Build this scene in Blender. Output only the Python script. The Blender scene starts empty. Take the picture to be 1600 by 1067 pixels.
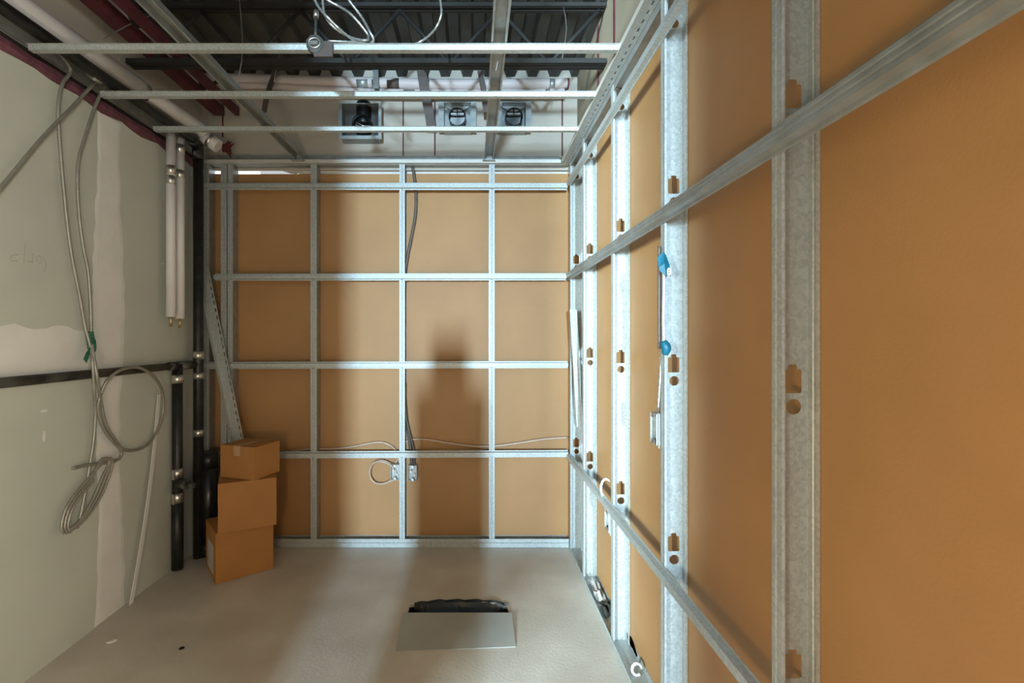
import bpy, bmesh, math, random
from mathutils import Vector, Matrix
random.seed(7)
S = bpy.context.scene
C = S.collection
V = Vector
PI = math.pi

# ------------------------------------------------------------------ camera
F, CX, CY, CH = 756.0, 740.0, 527.0, 1.42      # focal length in px, axis pixel, camera height
cam_d = bpy.data.cameras.new('camera')
cam = bpy.data.objects.new('camera', cam_d); C.objects.link(cam)
cam.location = (0, 0, CH); cam.rotation_euler = (PI/2, 0, 0)
cam_d.sensor_width = 36; cam_d.lens = F/1600*36
cam_d.shift_x = (800-CX)/1600; cam_d.shift_y = (CY-533.5)/1600
cam_d.clip_start = 0.02
S.camera = cam

# ------------------------------------------------------------------ world, lights, exposure
w = bpy.data.worlds.new('sky'); S.world = w; w.use_nodes = True
bg = w.node_tree.nodes['Background']
bg.inputs[0].default_value = (0.93, 0.97, 1.0, 1); bg.inputs[1].default_value = 0.5

def area(name, loc, target, sx, sy, power, col, spread=PI):
    l = bpy.data.lights.new(name, 'AREA'); l.shape = 'RECTANGLE'; l.size = sx; l.size_y = sy
    l.energy = power; l.color = col; l.spread = spread
    o = bpy.data.objects.new(name, l); C.objects.link(o); o.location = loc
    o.rotation_euler = (V(target)-V(loc)).to_track_quat('-Z', 'Y').to_euler()
    return o
# daylight from the tall window of the hall behind the camera
area('window_daylight', (-0.40, -8.0, 1.75), (-0.1, 3, 1.2), 0.22, 0.6, 1120, (0.54, 0.80, 1.0))
# second window of the hall, off to the right behind the camera
area('side_window_daylight', (2.15, -2.45, 1.75), (-1.85, 1.9, 1.1), 0.9, 1.3, 135, (0.97, 1.0, 0.93))
# unseen light added at left behind the camera to brighten the right wall bays
area('left_fill_light', (-3.2, -3.2, 1.75), (0.72, 2.2, 1.2), 0.30, 1.0, 1100, (0.68, 0.91, 1.0))
# unseen point light added behind the camera to warm the near right wall
wl = bpy.data.lights.new('warm_fill_lamp', 'POINT'); wl.energy = 33; wl.color = (1.0, 0.74, 0.42); wl.shadow_soft_size = 0.12
wo = bpy.data.objects.new('warm_fill_lamp', wl); C.objects.link(wo); wo.location = (-0.45, -0.22, 0.85)

S.view_settings.view_transform = 'Standard'; S.view_settings.look = 'None'
S.view_settings.gamma = 1; S.view_settings.use_curve_mapping = False
S.view_settings.exposure = 0.30

# ------------------------------------------------------------------ pixel -> point
def P(px, py, Y): return V(((px-CX)*Y/F, Y, CH-(py-CY)*Y/F))
def PX(px, py, X): return P(px, py, X*F/(px-CX))
def PZ(px, py, Z): return P(px, py, (CH-Z)*F/(py-CY))

# ------------------------------------------------------------------ materials
def mat(name, col, rough=0.6, metal=0.0, var=0.0, scale=8.0, detail=4.0, bump=0.0, bscale=60.0,
        col2=None, tex='noise', spec=0.5, rvar=0.0, stretch=None, c0=0.35, c1=0.65):
    m = bpy.data.materials.new(name); m.use_nodes = True
    nt = m.node_tree; b = nt.nodes['Principled BSDF']
    b.inputs['Roughness'].default_value = rough; b.inputs['Metallic'].default_value = metal
    b.inputs['Specular IOR Level'].default_value = spec
    tc = nt.nodes.new('ShaderNodeTexCoord'); mp = nt.nodes.new('ShaderNodeMapping')
    nt.links.new(tc.outputs['Object'], mp.inputs[0])
    if stretch: mp.inputs['Scale'].default_value = stretch
    a = tuple(col)
    c2 = tuple(col2) if col2 else tuple(max(0, x*(1-var)) for x in col)
    if tex == 'voronoi':
        t = nt.nodes.new('ShaderNodeTexVoronoi'); t.inputs['Scale'].default_value = scale
        sep = nt.nodes.new('ShaderNodeSeparateColor'); nt.links.new(t.outputs['Color'], sep.inputs[0]); fac = sep.outputs[0]
    else:
        t = nt.nodes.new('ShaderNodeTexNoise'); t.inputs['Scale'].default_value = scale; t.inputs['Detail'].default_value = detail
        fac = t.outputs[0]
    nt.links.new(mp.outputs[0], t.inputs['Vector'])
    cr = nt.nodes.new('ShaderNodeValToRGB')
    cr.color_ramp.elements[0].position = c0; cr.color_ramp.elements[1].position = c1
    cr.color_ramp.elements[0].color = (*c2, 1); cr.color_ramp.elements[1].color = (*a, 1)
    nt.links.new(fac, cr.inputs[0]); nt.links.new(cr.outputs[0], b.inputs['Base Color'])
    if rvar:
        mr = nt.nodes.new('ShaderNodeMapRange'); mr.inputs[3].default_value = rough-rvar; mr.inputs[4].default_value = rough+rvar
        nt.links.new(fac, mr.inputs[0]); nt.links.new(mr.outputs[0], b.inputs['Roughness'])
    if bump:
        n2 = nt.nodes.new('ShaderNodeTexNoise'); n2.inputs['Scale'].default_value = bscale; n2.inputs['Detail'].default_value = 3
        nt.links.new(mp.outputs[0], n2.inputs['Vector'])
        bp = nt.nodes.new('ShaderNodeBump'); bp.inputs['Strength'].default_value = bump; bp.inputs['Distance'].default_value = 0.01
        nt.links.new(n2.outputs[0], bp.inputs['Height']); nt.links.new(bp.outputs[0], b.inputs['Normal'])
    return m
M = {}
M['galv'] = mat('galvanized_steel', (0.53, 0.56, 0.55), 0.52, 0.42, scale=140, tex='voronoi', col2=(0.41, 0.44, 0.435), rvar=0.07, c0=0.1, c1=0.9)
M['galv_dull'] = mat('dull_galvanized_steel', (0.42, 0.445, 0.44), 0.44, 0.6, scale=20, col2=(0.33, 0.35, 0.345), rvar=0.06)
M['pale_edge'] = mat('pale_angle_edge', (0.60, 0.58, 0.53), 0.5, 0.2, var=0.06, scale=12)  # turned edge, paler than the rest of the angle
M['kraft'] = mat('kraft_paper_back', (0.47, 0.25, 0.098), 0.55, 0, var=0.13, scale=2.2, bump=0.05, bscale=140, spec=0.45)
M['drywall'] = mat('grey_drywall_paper', (0.53, 0.55, 0.48), 0.85, 0, var=0.09, scale=2.5, bump=0.04, bscale=200)
M['upper_drywall'] = mat('upper_drywall_paper', (0.52, 0.47, 0.40), 0.85, 0, var=0.10, scale=3)
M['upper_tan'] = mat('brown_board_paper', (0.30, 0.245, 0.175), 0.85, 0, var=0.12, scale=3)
M['compound'] = mat('joint_compound', (0.74, 0.73, 0.69), 0.8, 0, var=0.10, scale=5, bump=0.10, bscale=30)
M['concrete'] = mat('concrete_slab', (0.60, 0.555, 0.485), 0.40, 0, col2=(0.49, 0.445, 0.38), scale=3.2, detail=8, bump=0.10, bscale=70, rvar=0.08)
M['white_ins'] = mat('white_pipe_jacket', (0.78, 0.76, 0.76), 0.45, 0, var=0.07, scale=9)
M['pink_ins'] = mat('dusty_pipe_jacket', (0.66, 0.58, 0.57), 0.5, 0, var=0.10, scale=9)
M['black_pipe'] = mat('black_iron_pipe', (0.028, 0.028, 0.028), 0.42, 0.1, col2=(0.012, 0.012, 0.012), scale=25)
M['dusty_black'] = mat('dusty_black_iron', (0.15, 0.145, 0.125), 0.7, 0, col2=(0.02, 0.02, 0.018), scale=7, c0=0.42, c1=0.7)
M['black_plastic'] = mat('black_plastic', (0.018, 0.018, 0.02), 0.28, 0, var=0.2, scale=12)
M['dark'] = mat('dark_duct', (0.012, 0.013, 0.013), 0.35, 0.3, var=0.3, scale=12)
M['clamp'] = mat('stainless_clamp', (0.72, 0.70, 0.66), 0.28, 0.9, var=0.1, scale=30)
M['deck'] = mat('steel_deck', (0.10, 0.097, 0.088), 0.6, 0.3, var=0.3, scale=6)
M['joist'] = mat('dark_joist', (0.022, 0.021, 0.020), 0.7, 0.0, var=0.3, scale=8)
M['red'] = mat('red_primer', (0.13, 0.028, 0.034), 0.6, 0, var=0.35, scale=10)
M['pink'] = mat('pink_sealant', (0.19, 0.065, 0.09), 0.6, 0, var=0.5, scale=22)
M['bx'] = mat('armoured_cable', (0.66, 0.66, 0.63), 0.36, 0.75, var=0.12, scale=30)
M['bx_dull'] = mat('dull_armoured_cable', (0.36, 0.35, 0.30), 0.45, 0.5, var=0.15, scale=30)
M['tan_cable'] = mat('tan_cable', (0.62, 0.47, 0.36), 0.5, 0.2, var=0.1, scale=30)
M['dark_conduit'] = mat('dark_conduit', (0.15, 0.12, 0.10), 0.5, 0.2, var=0.2, scale=30)
M['card'] = mat('corrugated_cardboard', (0.45, 0.205, 0.06), 0.75, 0, var=0.10, scale=6, bump=0.05, bscale=40)
M['tape'] = mat('packing_tape', (0.52, 0.34, 0.19), 0.25, 0, var=0.08, scale=9)
M['label'] = mat('paper_label', (0.56, 0.52, 0.49), 0.7, 0, var=0.06, scale=30)
M['brass'] = mat('brass', (0.62, 0.47, 0.22), 0.3, 0.9, var=0.1, scale=30)
M['green'] = mat('green_tape', (0.01, 0.16, 0.09), 0.5, 0, var=0.4, scale=30)
M['blue'] = mat('blue_tape', (0.004, 0.16, 0.25), 0.4, 0, var=0.25, scale=30)
M['white'] = mat('white_plastic', (0.74, 0.73, 0.70), 0.4, 0, var=0.05, scale=20)
M['plate'] = mat('steel_plate', (0.40, 0.41, 0.385), 0.38, 0.15, var=0.12, scale=5, rvar=0.06)
M['soil'] = mat('dark_pit', (0.05, 0.052, 0.045), 0.8, 0, var=0.6, scale=14, bump=0.4, bscale=20)
M['screw'] = mat('dark_screw', (0.03, 0.03, 0.03), 0.4, 0.5, var=0.1)
M['pencil'] = mat('pencil', (0.40, 0.40, 0.365), 0.8, 0, var=0.2, scale=40)
M['rust'] = mat('dark_red_cloth', (0.10, 0.012, 0.008), 0.8, 0, var=0.3, scale=30)
M['film'] = mat('clear_plastic_scrap', (0.50, 0.48, 0.46), 0.25, 0, var=0.2, scale=20)
M['strap'] = mat('dusty_strap', (0.10, 0.075, 0.065), 0.6, 0.1, var=0.2, scale=20)
mm = bpy.data.materials.new('gap_glow_emission'); mm.use_nodes = True  # emission for the glowing strip added behind the wall slot
_b = mm.node_tree.nodes['Principled BSDF']; _b.inputs['Emission Color'].default_value = (0.86, 0.94, 1, 1); _b.inputs['Emission Strength'].default_value = 3.0
M['glow'] = mm

# ------------------------------------------------------------------ mesh helpers
class MB:
    def __init__(s): s.v = []; s.f = []; s.sm = []
    def add(s, vs, fs, smooth=False):
        n = len(s.v); s.v += [V(x) for x in vs]
        for f in fs: s.f.append([i+n for i in f]); s.sm.append(smooth)
        return s
    def box(s, a, b, mtx=None):
        x0, y0, z0 = a; x1, y1, z1 = b
        vs = [V(p) for p in ((x0,y0,z0),(x1,y0,z0),(x1,y1,z0),(x0,y1,z0),(x0,y0,z1),(x1,y0,z1),(x1,y1,z1),(x0,y1,z1))]
        if mtx: vs = [mtx @ p for p in vs]
        return s.add(vs, [(0,3,2,1),(4,5,6,7),(0,1,5,4),(1,2,6,5),(2,3,7,6),(3,0,4,7)])
    def bar(s, p0, p1, wd, th, up=(0,0,1)):
        p0, p1 = V(p0), V(p1); d = (p1-p0).normalized(); u = V(up)
        a = d.cross(u)
        if a.length < 1e-4: a = d.cross(V((1,0,0)))
        a.normalize(); b = a.cross(d).normalized()
        q = [a*wd/2+b*th/2, -a*wd/2+b*th/2, -a*wd/2-b*th/2, a*wd/2-b*th/2]
        return s.add([p0+x for x in q]+[p1+x for x in q], [(3,2,1,0),(4,5,6,7),(0,1,5,4),(1,2,6,5),(2,3,7,6),(3,0,4,7)])
    def prism(s, poly, o, U, W, D):                 # polygon (u,w) at o, pushed along vector D
        o, U, W, D = V(o), V(U), V(W), V(D); n = len(poly)
        vs = [o+U*p[0]+W*p[1] for p in poly]; vs += [x+D for x in vs]
        return s.add(vs, [tuple(reversed(range(n))), tuple(range(n, 2*n))]+[(i, (i+1) % n, n+(i+1) % n, n+i) for i in range(n)])
    def tube(s, pts, r, n=10, cap=True, radii=None):
        pts = [V(p) for p in pts]; N = len(pts)
        t0 = (pts[1]-pts[0]).normalized(); a = t0.cross(V((0.31,0.2,0.93)))
        if a.length < 1e-3: a = t0.cross(V((1,0,0)))
        a.normalize(); vs = []; fs = []
        for i, p in enumerate(pts):
            t = (pts[min(i+1, N-1)]-pts[max(i-1, 0)]).normalized()
            a = (a-t*a.dot(t)).normalized(); b = t.cross(a)
            rr = radii[i] if radii else r
            for k in range(n):
                an = 2*PI*k/n; vs.append(p+(a*math.cos(an)+b*math.sin(an))*rr)
        for i in range(N-1):
            for k in range(n):
                fs.append((i*n+k, i*n+(k+1) % n, (i+1)*n+(k+1) % n, (i+1)*n+k))
        s.add(vs, fs, True)
        if cap:
            m = len(s.v)-len(vs)
            s.f.append([m+k for k in reversed(range(n))]); s.sm.append(False)
            s.f.append([m+(N-1)*n+k for k in range(n)]); s.sm.append(False)
        return s
    def sheet(s, grid, th, nrm):                    # grid of points (rows) thickened along nrm
        R, Cn = len(grid), len(grid[0]); nrm = V(nrm)*th
        vs = [V(p) for r in grid for p in r]; k = len(vs); vs += [p+nrm for p in vs]; fs = []
        for i in range(R-1):
            for j in range(Cn-1):
                a = i*Cn+j; q = (a, a+1, a+Cn+1, a+Cn); fs.append(q); fs.append(tuple(k+x for x in reversed(q)))
        edge = [j for j in range(Cn)]+[i*Cn+Cn-1 for i in range(1, R)]+[(R-1)*Cn+j for j in range(Cn-2, -1, -1)]+[i*Cn for i in range(R-2, 0, -1)]
        for i in range(len(edge)):
            a, b = edge[i], edge[(i+1) % len(edge)]; fs.append((b, a, k+a, k+b))
        return s.add(vs, fs)
    def mesh(s, name, m, origin):
        me = bpy.data.meshes.new(name); o = V(origin)
        me.from_pydata([tuple(v-o) for v in s.v], [], s.f)
        me.polygons.foreach_set('use_smooth', s.sm); me.materials.append(M[m])
        bm = bmesh.new(); bm.from_mesh(me); bmesh.ops.recalc_face_normals(bm, faces=bm.faces); bm.to_mesh(me); bm.free()
        me.update(); return me
    def base(s):
        lo = [min(v[i] for v in s.v) for i in range(3)]; hi = [max(v[i] for v in s.v) for i in range(3)]
        return V(((lo[0]+hi[0])/2, (lo[1]+hi[1])/2, lo[2]))
    def build(s, name, m, parent=None, label=None):
        o0 = s.base(); me = s.mesh(name, m, o0)
        return link(name, me, o0, parent, label)

def wpos(o):
    p = V(o.location)
    while o.parent: o = o.parent; p += V(o.location)
    return p
def link(name, me, loc, parent=None, label=None):
    o = bpy.data.objects.new(name, me); C.objects.link(o)
    if parent: o.parent = parent; o.location = V(loc)-wpos(parent)
    else: o.location = loc
    if label: o['label'] = label
    return o
def tag(o, label, cat, group=None):
    o['label'] = label; o['category'] = cat
    if group: o['group'] = group
    return o
def struct(o, label=None):
    o['kind'] = 'structure'
    if label: o['label'] = label
    return o
def thing(name, loc, label, cat, group=None):
    o = bpy.data.objects.new(name, None); C.objects.link(o); o.location = loc; o.empty_display_size = 0.1
    return tag(o, label, cat, group)
def setting(name, loc, label=None):
    o = bpy.data.objects.new(name, None); C.objects.link(o); o.location = loc; o.empty_display_size = 0.1
    return struct(o, label)

def thick(pl, t):                                   # open polyline -> thin closed outline
    pl = [V((p[0], p[1], 0)) for p in pl]; off = []
    for i, p in enumerate(pl):
        n1 = n2 = None
        if i > 0: d = (p-pl[i-1]).normalized(); n1 = V((-d.y, d.x, 0))
        if i < len(pl)-1: d = (pl[i+1]-p).normalized(); n2 = V((-d.y, d.x, 0))
        n = n1 if n2 is None else n2 if n1 is None else (n1+n2).normalized()/max(0.35, (n1+n2).length/2)
        off.append(p+n*t)
    return [(p.x, p.y) for p in pl]+[(p.x, p.y) for p in reversed(off)]
def profile(mb, pl, t, o, U, W, D):                 # thin section swept along D; quads only plus end strips
    q = thick(pl, t); n = len(pl); o, U, W, D = V(o), V(U), V(W), V(D)
    vs = [o+U*p[0]+W*p[1] for p in q]; m = len(vs); vs += [x+D for x in vs]
    fs = [(i, (i+1) % m, m+(i+1) % m, m+i) for i in range(m)]
    for i in range(n-1):
        a = (i, i+1, m-2-i, m-1-i); fs.append(a); fs.append(tuple(m+x for x in reversed(a)))
    mb.add(vs, fs); return mb
def spline(pts, step):
    pts = [V(p) for p in pts]; out = []
    q = [pts[0]*2-pts[1]]+pts+[pts[-1]*2-pts[-2]]
    for i in range(1, len(q)-2):
        a, b, c, d = q[i-1:i+3]; n = max(2, int((c-b).length/step))
        for k in range(n):
            t = k/n
            out.append(0.5*((2*b)+(c-a)*t+(2*a-5*b+4*c-d)*t*t+(3*b-a-3*c+d)*t**3))
    out.append(pts[-1]); return out
def cable(name, pts, r, m, ribbed=True, parent=None, step=None):
    if ribbed:
        p = spline(pts, step or 0.0065); rad = [r if i % 2 == 0 else r*0.74 for i in range(len(p))]
        return MB().tube(p, r, 8, True, rad).build(name, m, parent)
    return MB().tube(spline(pts, 0.02), r, 8).build(name, m, parent)
def plate_with_holes(outer, holes, th, name, m):    # flat plate in local XY with real holes, thickness th
    cu = bpy.data.curves.new(name, 'CURVE'); cu.dimensions = '2D'; cu.fill_mode = 'BOTH'; cu.extrude = th/2
    for poly in [outer]+holes:
        sp = cu.splines.new('POLY'); sp.points.add(len(poly)-1); sp.use_cyclic_u = True
        for i, p in enumerate(poly): sp.points[i].co = (p[0], p[1], 0, 1)
    o = bpy.data.objects.new(name, cu); C.objects.link(o)
    bpy.context.view_layer.update()
    me = bpy.data.meshes.new_from_object(o.evaluated_get(bpy.context.evaluated_depsgraph_get()))
    bpy.data.objects.remove(o); bpy.data.curves.remove(cu)
    me.name = name; me.materials.clear(); me.materials.append(M[m]); return me
def rot_mesh(me, mtx): me.transform(mtx); me.update(); return me
def circ(cx, cy, r, n=18, sy=1.0): return [(cx+r*math.cos(2*PI*i/n), cy+r*sy*math.sin(2*PI*i/n)) for i in range(n)]

# ------------------------------------------------------------------ dimensions
XR, XB = 0.645, 0.7237        # right stud face, right kraft board
XL = -1.85                    # left drywall face
YS, YB = 3.27, 3.352          # back stud face, back kraft board
ZC = 2.59                     # ceiling framing
YR = -0.35                    # near end of the right wall
SWT = 0.074
YF = -1.6                     # how far the room runs on behind the camera
ZD = 3.22                     # deck underside

# ------------------------------------------------------------------ setting
# floor slab with the opened trench
hx0, hx1, hy0, hy1 = -0.335, 0.185, 2.30, 2.605
rag = []
for i in range(15): rag.append((hx0+0.012*random.uniform(-1, 1)+(hx1-hx0)*i/14, hy1-0.035*(abs(i-7)/7)**3+random.uniform(-0.006, 0.006)))
hole = rag+[(hx1+0.01, hy0), (hx0-0.01, hy0)]
fm = plate_with_holes([(-2.3, -8.6), (3.2, -8.6), (3.2, 3.6), (-2.3, 3.6)], [hole], 0.012, 'floor', 'concrete')
rot_mesh(fm, Matrix.Translation((0, 0, -0.006)))
floor = struct(link('floor', fm, (0, 0, 0)), 'bare concrete floor slab')
pit = MB(); pit.box((hx0-0.05, hy0-0.05, -0.30), (hx1+0.05, hy1+0.05, -0.28))
pit.box((hx0-0.05, hy0-0.05, -0.30), (hx0-0.03, hy1+0.05, -0.0125)); pit.box((hx1+0.03, hy0-0.05, -0.30), (hx1+0.05, hy1+0.05, -0.0125))
pit.box((hx0-0.05, hy1+0.03, -0.30), (hx1+0.05, hy1+0.05, -0.0125)); pit.box((hx0-0.05, hy0-0.05, -0.30), (hx1+0.05, hy0-0.03, -0.0125))
pit.build('trench', 'soil', floor, 'dark open trench in the slab')

# back wall: kraft boards below, grey board above the ceiling line
wb = setting('wall_back', (0, YB, 0), 'back wall of brown paper-faced board behind steel studs')
for x0, x1, zt in ((-1.90, -1.694, 2.553), (-1.690, -0.487, 2.551), (-0.483, XB, 2.553)):
    MB().box((x0, YB, 0.0), (x1, YB+0.014, zt)).build('board', 'kraft', wb)
UB = 3.345
for x0, x1 in ((-1.95, -1.66), (-1.66, -0.48), (-0.48, -0.26), (-0.26, 0.614), (0.614, 0.80)):
    MB().box((x0, UB, 2.575), (x1, UB+0.014, 3.30)).build('upper_board', 'upper_drywall', wb)
MB().box((-1.22, YB+0.03, 2.47), (XB, YB+0.045, 2.60)).build('backing_board', 'white', wb)
# right wall
wr = setting('wall_right', (XB, 0, 0), 'right wall of brown paper-faced board behind steel studs')
for y0, y1 in ((YR, -0.162), (-0.158, 1.058), (1.062, 2.278), (2.282, YB)):
    MB().box((XB, y0, 0.0), (XB+0.014, y1, 2.60)).build('board', 'kraft', wr)
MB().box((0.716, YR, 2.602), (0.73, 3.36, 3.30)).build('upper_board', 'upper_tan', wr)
# left wall
wlft = setting('wall_left', (XL, 0, 0), 'left wall of grey drywall with taped joints')
for y0, y1 in ((-1.0, 1.234), (1.236, 2.456), (2.458, 3.355)):
    MB().box((XL-0.014, y0, 0.0), (XL, y1, 2.57)).build('board', 'drywall', wlft)
MB().box((XL-0.05, -1.0, 2.50), (XL-0.035, 3.36, 3.30)).build('upper_board', 'upper_drywall', wlft)
MB().box((XL-0.034, -1.0, 2.575), (XL-0.024, 3.34, 2.635)).build('deflection_track', 'joist', wlft)
MB().box((XL-0.034, -1.0, 2.645), (XL-0.022, 3.34, 2.735)).build('upper_track', 'galv_dull', wlft)
# pink sealant along the top edge of the left board
pk = MB(); g = []
n = 60
for k in range(n+1):
    y = -1.0+(3.34+1.0)*k/n
    g.append([V((XL+0.0015, y, 2.545+0.008*math.sin(k*1.7)+random.uniform(-.006, .006))), V((XL+0.004, y, 2.575)), V((XL-0.004, y, 2.602+random.uniform(-.004, .004)))])
pk.sheet(g, 0.002, (1, 0, 0)).build('sealant', 'pink', wlft)
# joint compound: ragged thin coats
def coat(pairs, name='joint_compound'):
    mb = MB(); g = []
    for z, ya, yb in pairs:
        g.append([V((XL+0.0004, ya+(yb-ya)*t, z)) for t in (0, 0.12, 0.5, 0.88, 1)])
    for r in g:
        for j in (1, 2, 3): r[j].x += 0.0018
    mb.sheet(g, 0.0006, (-1, 0, 0)).build(name, 'compound', wlft)
pairs = []
for k in range(46):
    z = 0.005+2.53*k/45
    pairs.append((z, 2.365+0.02*math.sin(z*3.1)+random.uniform(-.007, .007), 2.545+0.018*math.sin(z*4.3+1)+random.uniform(-.007, .007)))
coat(pairs)
mb = MB(); g = []
for k in range(40):
    y = 1.2+(2.325-1.2)*k/39
    g.append([V((XL+0.001, y, 1.262)), V((XL+0.002, y, 1.37)), V((XL+0.001, y, 1.462+0.012*math.sin(k*0.8)+random.uniform(-.007, .007)-(0.05 if k == 39 else 0)))])
mb.sheet(g, 0.0006, (-1, 0, 0)).build('joint_compound', 'compound', wlft)
# small filler dabs and pencil marks on the left board
for px, py, a, b in ((69, 642, 5, 2.5), (69, 682, 2.4, 9), (254, 412, 2, 2)):
    c = PX(px, py, XL+0.0012); s_ = c.y/F
    MB().prism(circ(0, 0, 1, 10), c, V((0, a*s_*1.2, 0)), V((0, 0, b*s_)), V((-0.001, 0, 0))).build('filler_dab', 'compound', wlft)
for st in ([(28,398),(21,398),(16,403),(18,408),(27,407)], [(40,380),(38,398),(37,412)], [(43,408),(50,409)], [(51,396),(51,412)],
           [(62,399),(57,404),(59,411),(65,410),(64,403),(61,399)], [(66,401),(71,410),(72,418),(67,426)]):
    MB().tube(spline([PX(x, y, XL+0.0007) for x, y in st], 0.01), 0.0009, 4).build('pencil_mark', 'pencil', wlft)

# roof deck with ribs running away from the camera
dk = MB(); pl = []; x = -2.1
while x < 0.9:
    pl += [(x, 0.045), (x+0.06, 0.045), (x+0.075, 0.0), (x+0.135, 0.0)]; x += 0.15
pl.append((x, 0.045))
pl = [p for p in pl if p[0] < 0.80]
profile(dk, pl, 0.002, (0, -4.2, ZD), (1, 0, 0), (0, 0, 1), (0, 3.38+4.2, 0))
struct(dk.build('ceiling', 'deck'), 'dark ribbed steel roof deck')
# unseen pier added behind the camera to cut off the window light at left
fw = MB(); fw.box((-1.99, YF-0.12, 0), (-0.66, YF, 2.95))
struct(fw.build('pier_blocker', 'drywall'), 'unseen pier added behind the camera to block daylight at left')

struct(MB().box((0.475, YR-0.12, 0), (0.72, YR, 2.95)).build('jamb_blocker', 'drywall'), 'unseen jamb added behind the viewpoint to shade the nearest right wall stud')  # unseen jamb added to keep window light off the nearest stud
# ------------------------------------------------------------------ floor and ceiling tracks
bt = MB()
profile(bt, [(0.0, 0.058), (0.0, 0.034), (-0.003, 0.031), (0.0, 0.028), (0.0, 0.0), (0.082, 0.0), (0.082, 0.05)], 0.0012, (XL+0.001, YS-0.004, 0.0015), (0, 1, 0), (0, 0, 1), (XR-XL-0.002, 0, 0))
tag(bt.build('floor_track', 'galv'), 'galvanized floor track running along the foot of the back wall', 'track')
rt = MB()
profile(rt, [(0.0, 0.020), (0.0, 0.0), (0.082, 0.0), (0.082, 0.03)], 0.0012, (XR-0.004, YR, 0.0015), (1, 0, 0), (0, 0, 1), (0, YS-YR-0.006, 0))
tag(rt.build('floor_track', 'galv'), 'low galvanized floor track along the foot of the right wall', 'track')

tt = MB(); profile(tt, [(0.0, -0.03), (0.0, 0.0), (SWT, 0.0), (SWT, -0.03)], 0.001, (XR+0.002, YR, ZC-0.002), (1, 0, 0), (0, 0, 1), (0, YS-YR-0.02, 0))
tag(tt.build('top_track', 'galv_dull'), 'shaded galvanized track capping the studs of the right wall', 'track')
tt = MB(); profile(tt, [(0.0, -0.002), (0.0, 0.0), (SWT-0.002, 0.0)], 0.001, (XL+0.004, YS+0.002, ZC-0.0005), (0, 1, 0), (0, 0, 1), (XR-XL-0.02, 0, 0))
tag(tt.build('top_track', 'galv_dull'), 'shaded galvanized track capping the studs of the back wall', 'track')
def slotted_angle(name, label, o, along, length, out, leg=0.052, up=0.065):
    """angle with an upright leg on the wall and a slotted leg projecting into the room"""
    o, A, N = V(o), V(along), V(out); t = 0.0012
    root = thing(name, o+A*length/2, label, 'ceiling angle', 'slotted wall angles carrying the ceiling channels')
    Z = V((0, 0, 1))
    MB().prism([(0, 0), (length, 0), (length, up), (0, up)], o, A, Z, N*t).build('upright_leg', 'galv_dull', root)
    pitch, sw = 0.05, 0.024
    outer = [(0, t), (length, t), (length, leg), (0, leg)]; holes = []
    k = 0.03
    while k < length-0.04:
        holes.append([(k, 0.014), (k+sw, 0.014), (k+sw, 0.021), (k, 0.021)]); k += pitch
    me = plate_with_holes(outer, holes, t, 'slotted_leg', 'galv')
    mtx = Matrix(((A.x, N.x, 0, 0), (A.y, N.y, 0, 0), (0, 0, 1, 0), (0, 0, 0, 1)))
    rot_mesh(me, mtx); link('slotted_leg', me, o, root)
    lip = MB(); lip.prism([(leg-0.002, -0.001), (leg+0.0005, -0.001), (leg+0.0005, 0.022), (leg-0.002, 0.022)], o, N, Z, A*length).build('turned_edge', 'pale_edge', root)
    return root
slotted_angle('ceiling_angle', 'slotted wall angle at the top of the back wall framing', (XL+0.03, YS+0.024, ZC), (1, 0, 0), XR-XL-0.09, (0, -1, 0))
slotted_angle('ceiling_angle', 'slotted wall angle rising toward the camera along the top of the right wall', (XR-0.001, YR, ZC), (0, 1, 0), YS-YR+0.02, (-1, 0, 0))

# ------------------------------------------------------------------ studs
SW = XB-XR-0.0015
SH = 2.585
ko_z = [0.706+0.616*k for k in range(-1, 4)]
def knock(cx, z):
    h, wv, tw, th = 0.026, 0.0195, 0.0095, 0.0105; c = 0.003
    return [[(cx-wv, z-h+c), (cx-wv+c, z-h), (cx+wv-c, z-h), (cx+wv, z-h+c), (cx+wv, z+h-c), (cx+wv-c, z+h), (cx+tw, z+h),
             (cx+tw, z+h+th-c), (cx+tw-c, z+h+th), (cx-tw+c, z+h+th), (cx-tw, z+h+th-c), (cx-tw, z+h), (cx-wv+c, z+h), (cx-wv, z+h-c)],
            circ(cx+0.002, z-h-0.029, 0.0168, 20)]
holes = []
for z in ko_z:
    if z > 0.15: holes += knock(SW*0.575, z)
web_me = plate_with_holes([(0, 0.0), (SW, 0.0), (SW, SH), (0, SH)], holes, 0.001, 'web', 'galv')
rot_mesh(web_me, Matrix.Rotation(PI/2, 4, 'X'))
mb = MB(); profile(mb, [(0, 0), (0, -0.012), (0.0012, -0.014), (0, -0.016), (0, -0.034), (0.007, -0.034)], 0.001, (0, 0, 0), (1, 0, 0), (0, 1, 0), (0, 0, SH)); ffl = mb.mesh('flange', 'galv', (0, 0, 0))
mb = MB(); profile(mb, [(SW, 0), (SW, -0.010), (SW-0.002, -0.012), (SW-0.002, -0.018), (SW, -0.020), (SW, -0.038), (SW-0.008, -0.038)], -0.001, (0, 0, 0), (1, 0, 0), (0, 1, 0), (0, 0, SH)); bfl = mb.mesh('flange', 'galv', (0, 0, 0))
stud_info = [(1.046, 'steel stud nearest the camera on the right wall, bare punched web'),
             (1.668, 'steel stud carrying the blue tape and a metal box on the right wall'),
             (2.270, 'steel stud with a metal box and white wire loop low on the right wall'),
             (2.870, 'steel stud next to the corner stud on the right wall'),
             (3.252, 'shaded steel stud in the far right corner beside leaning strips')]
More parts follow.
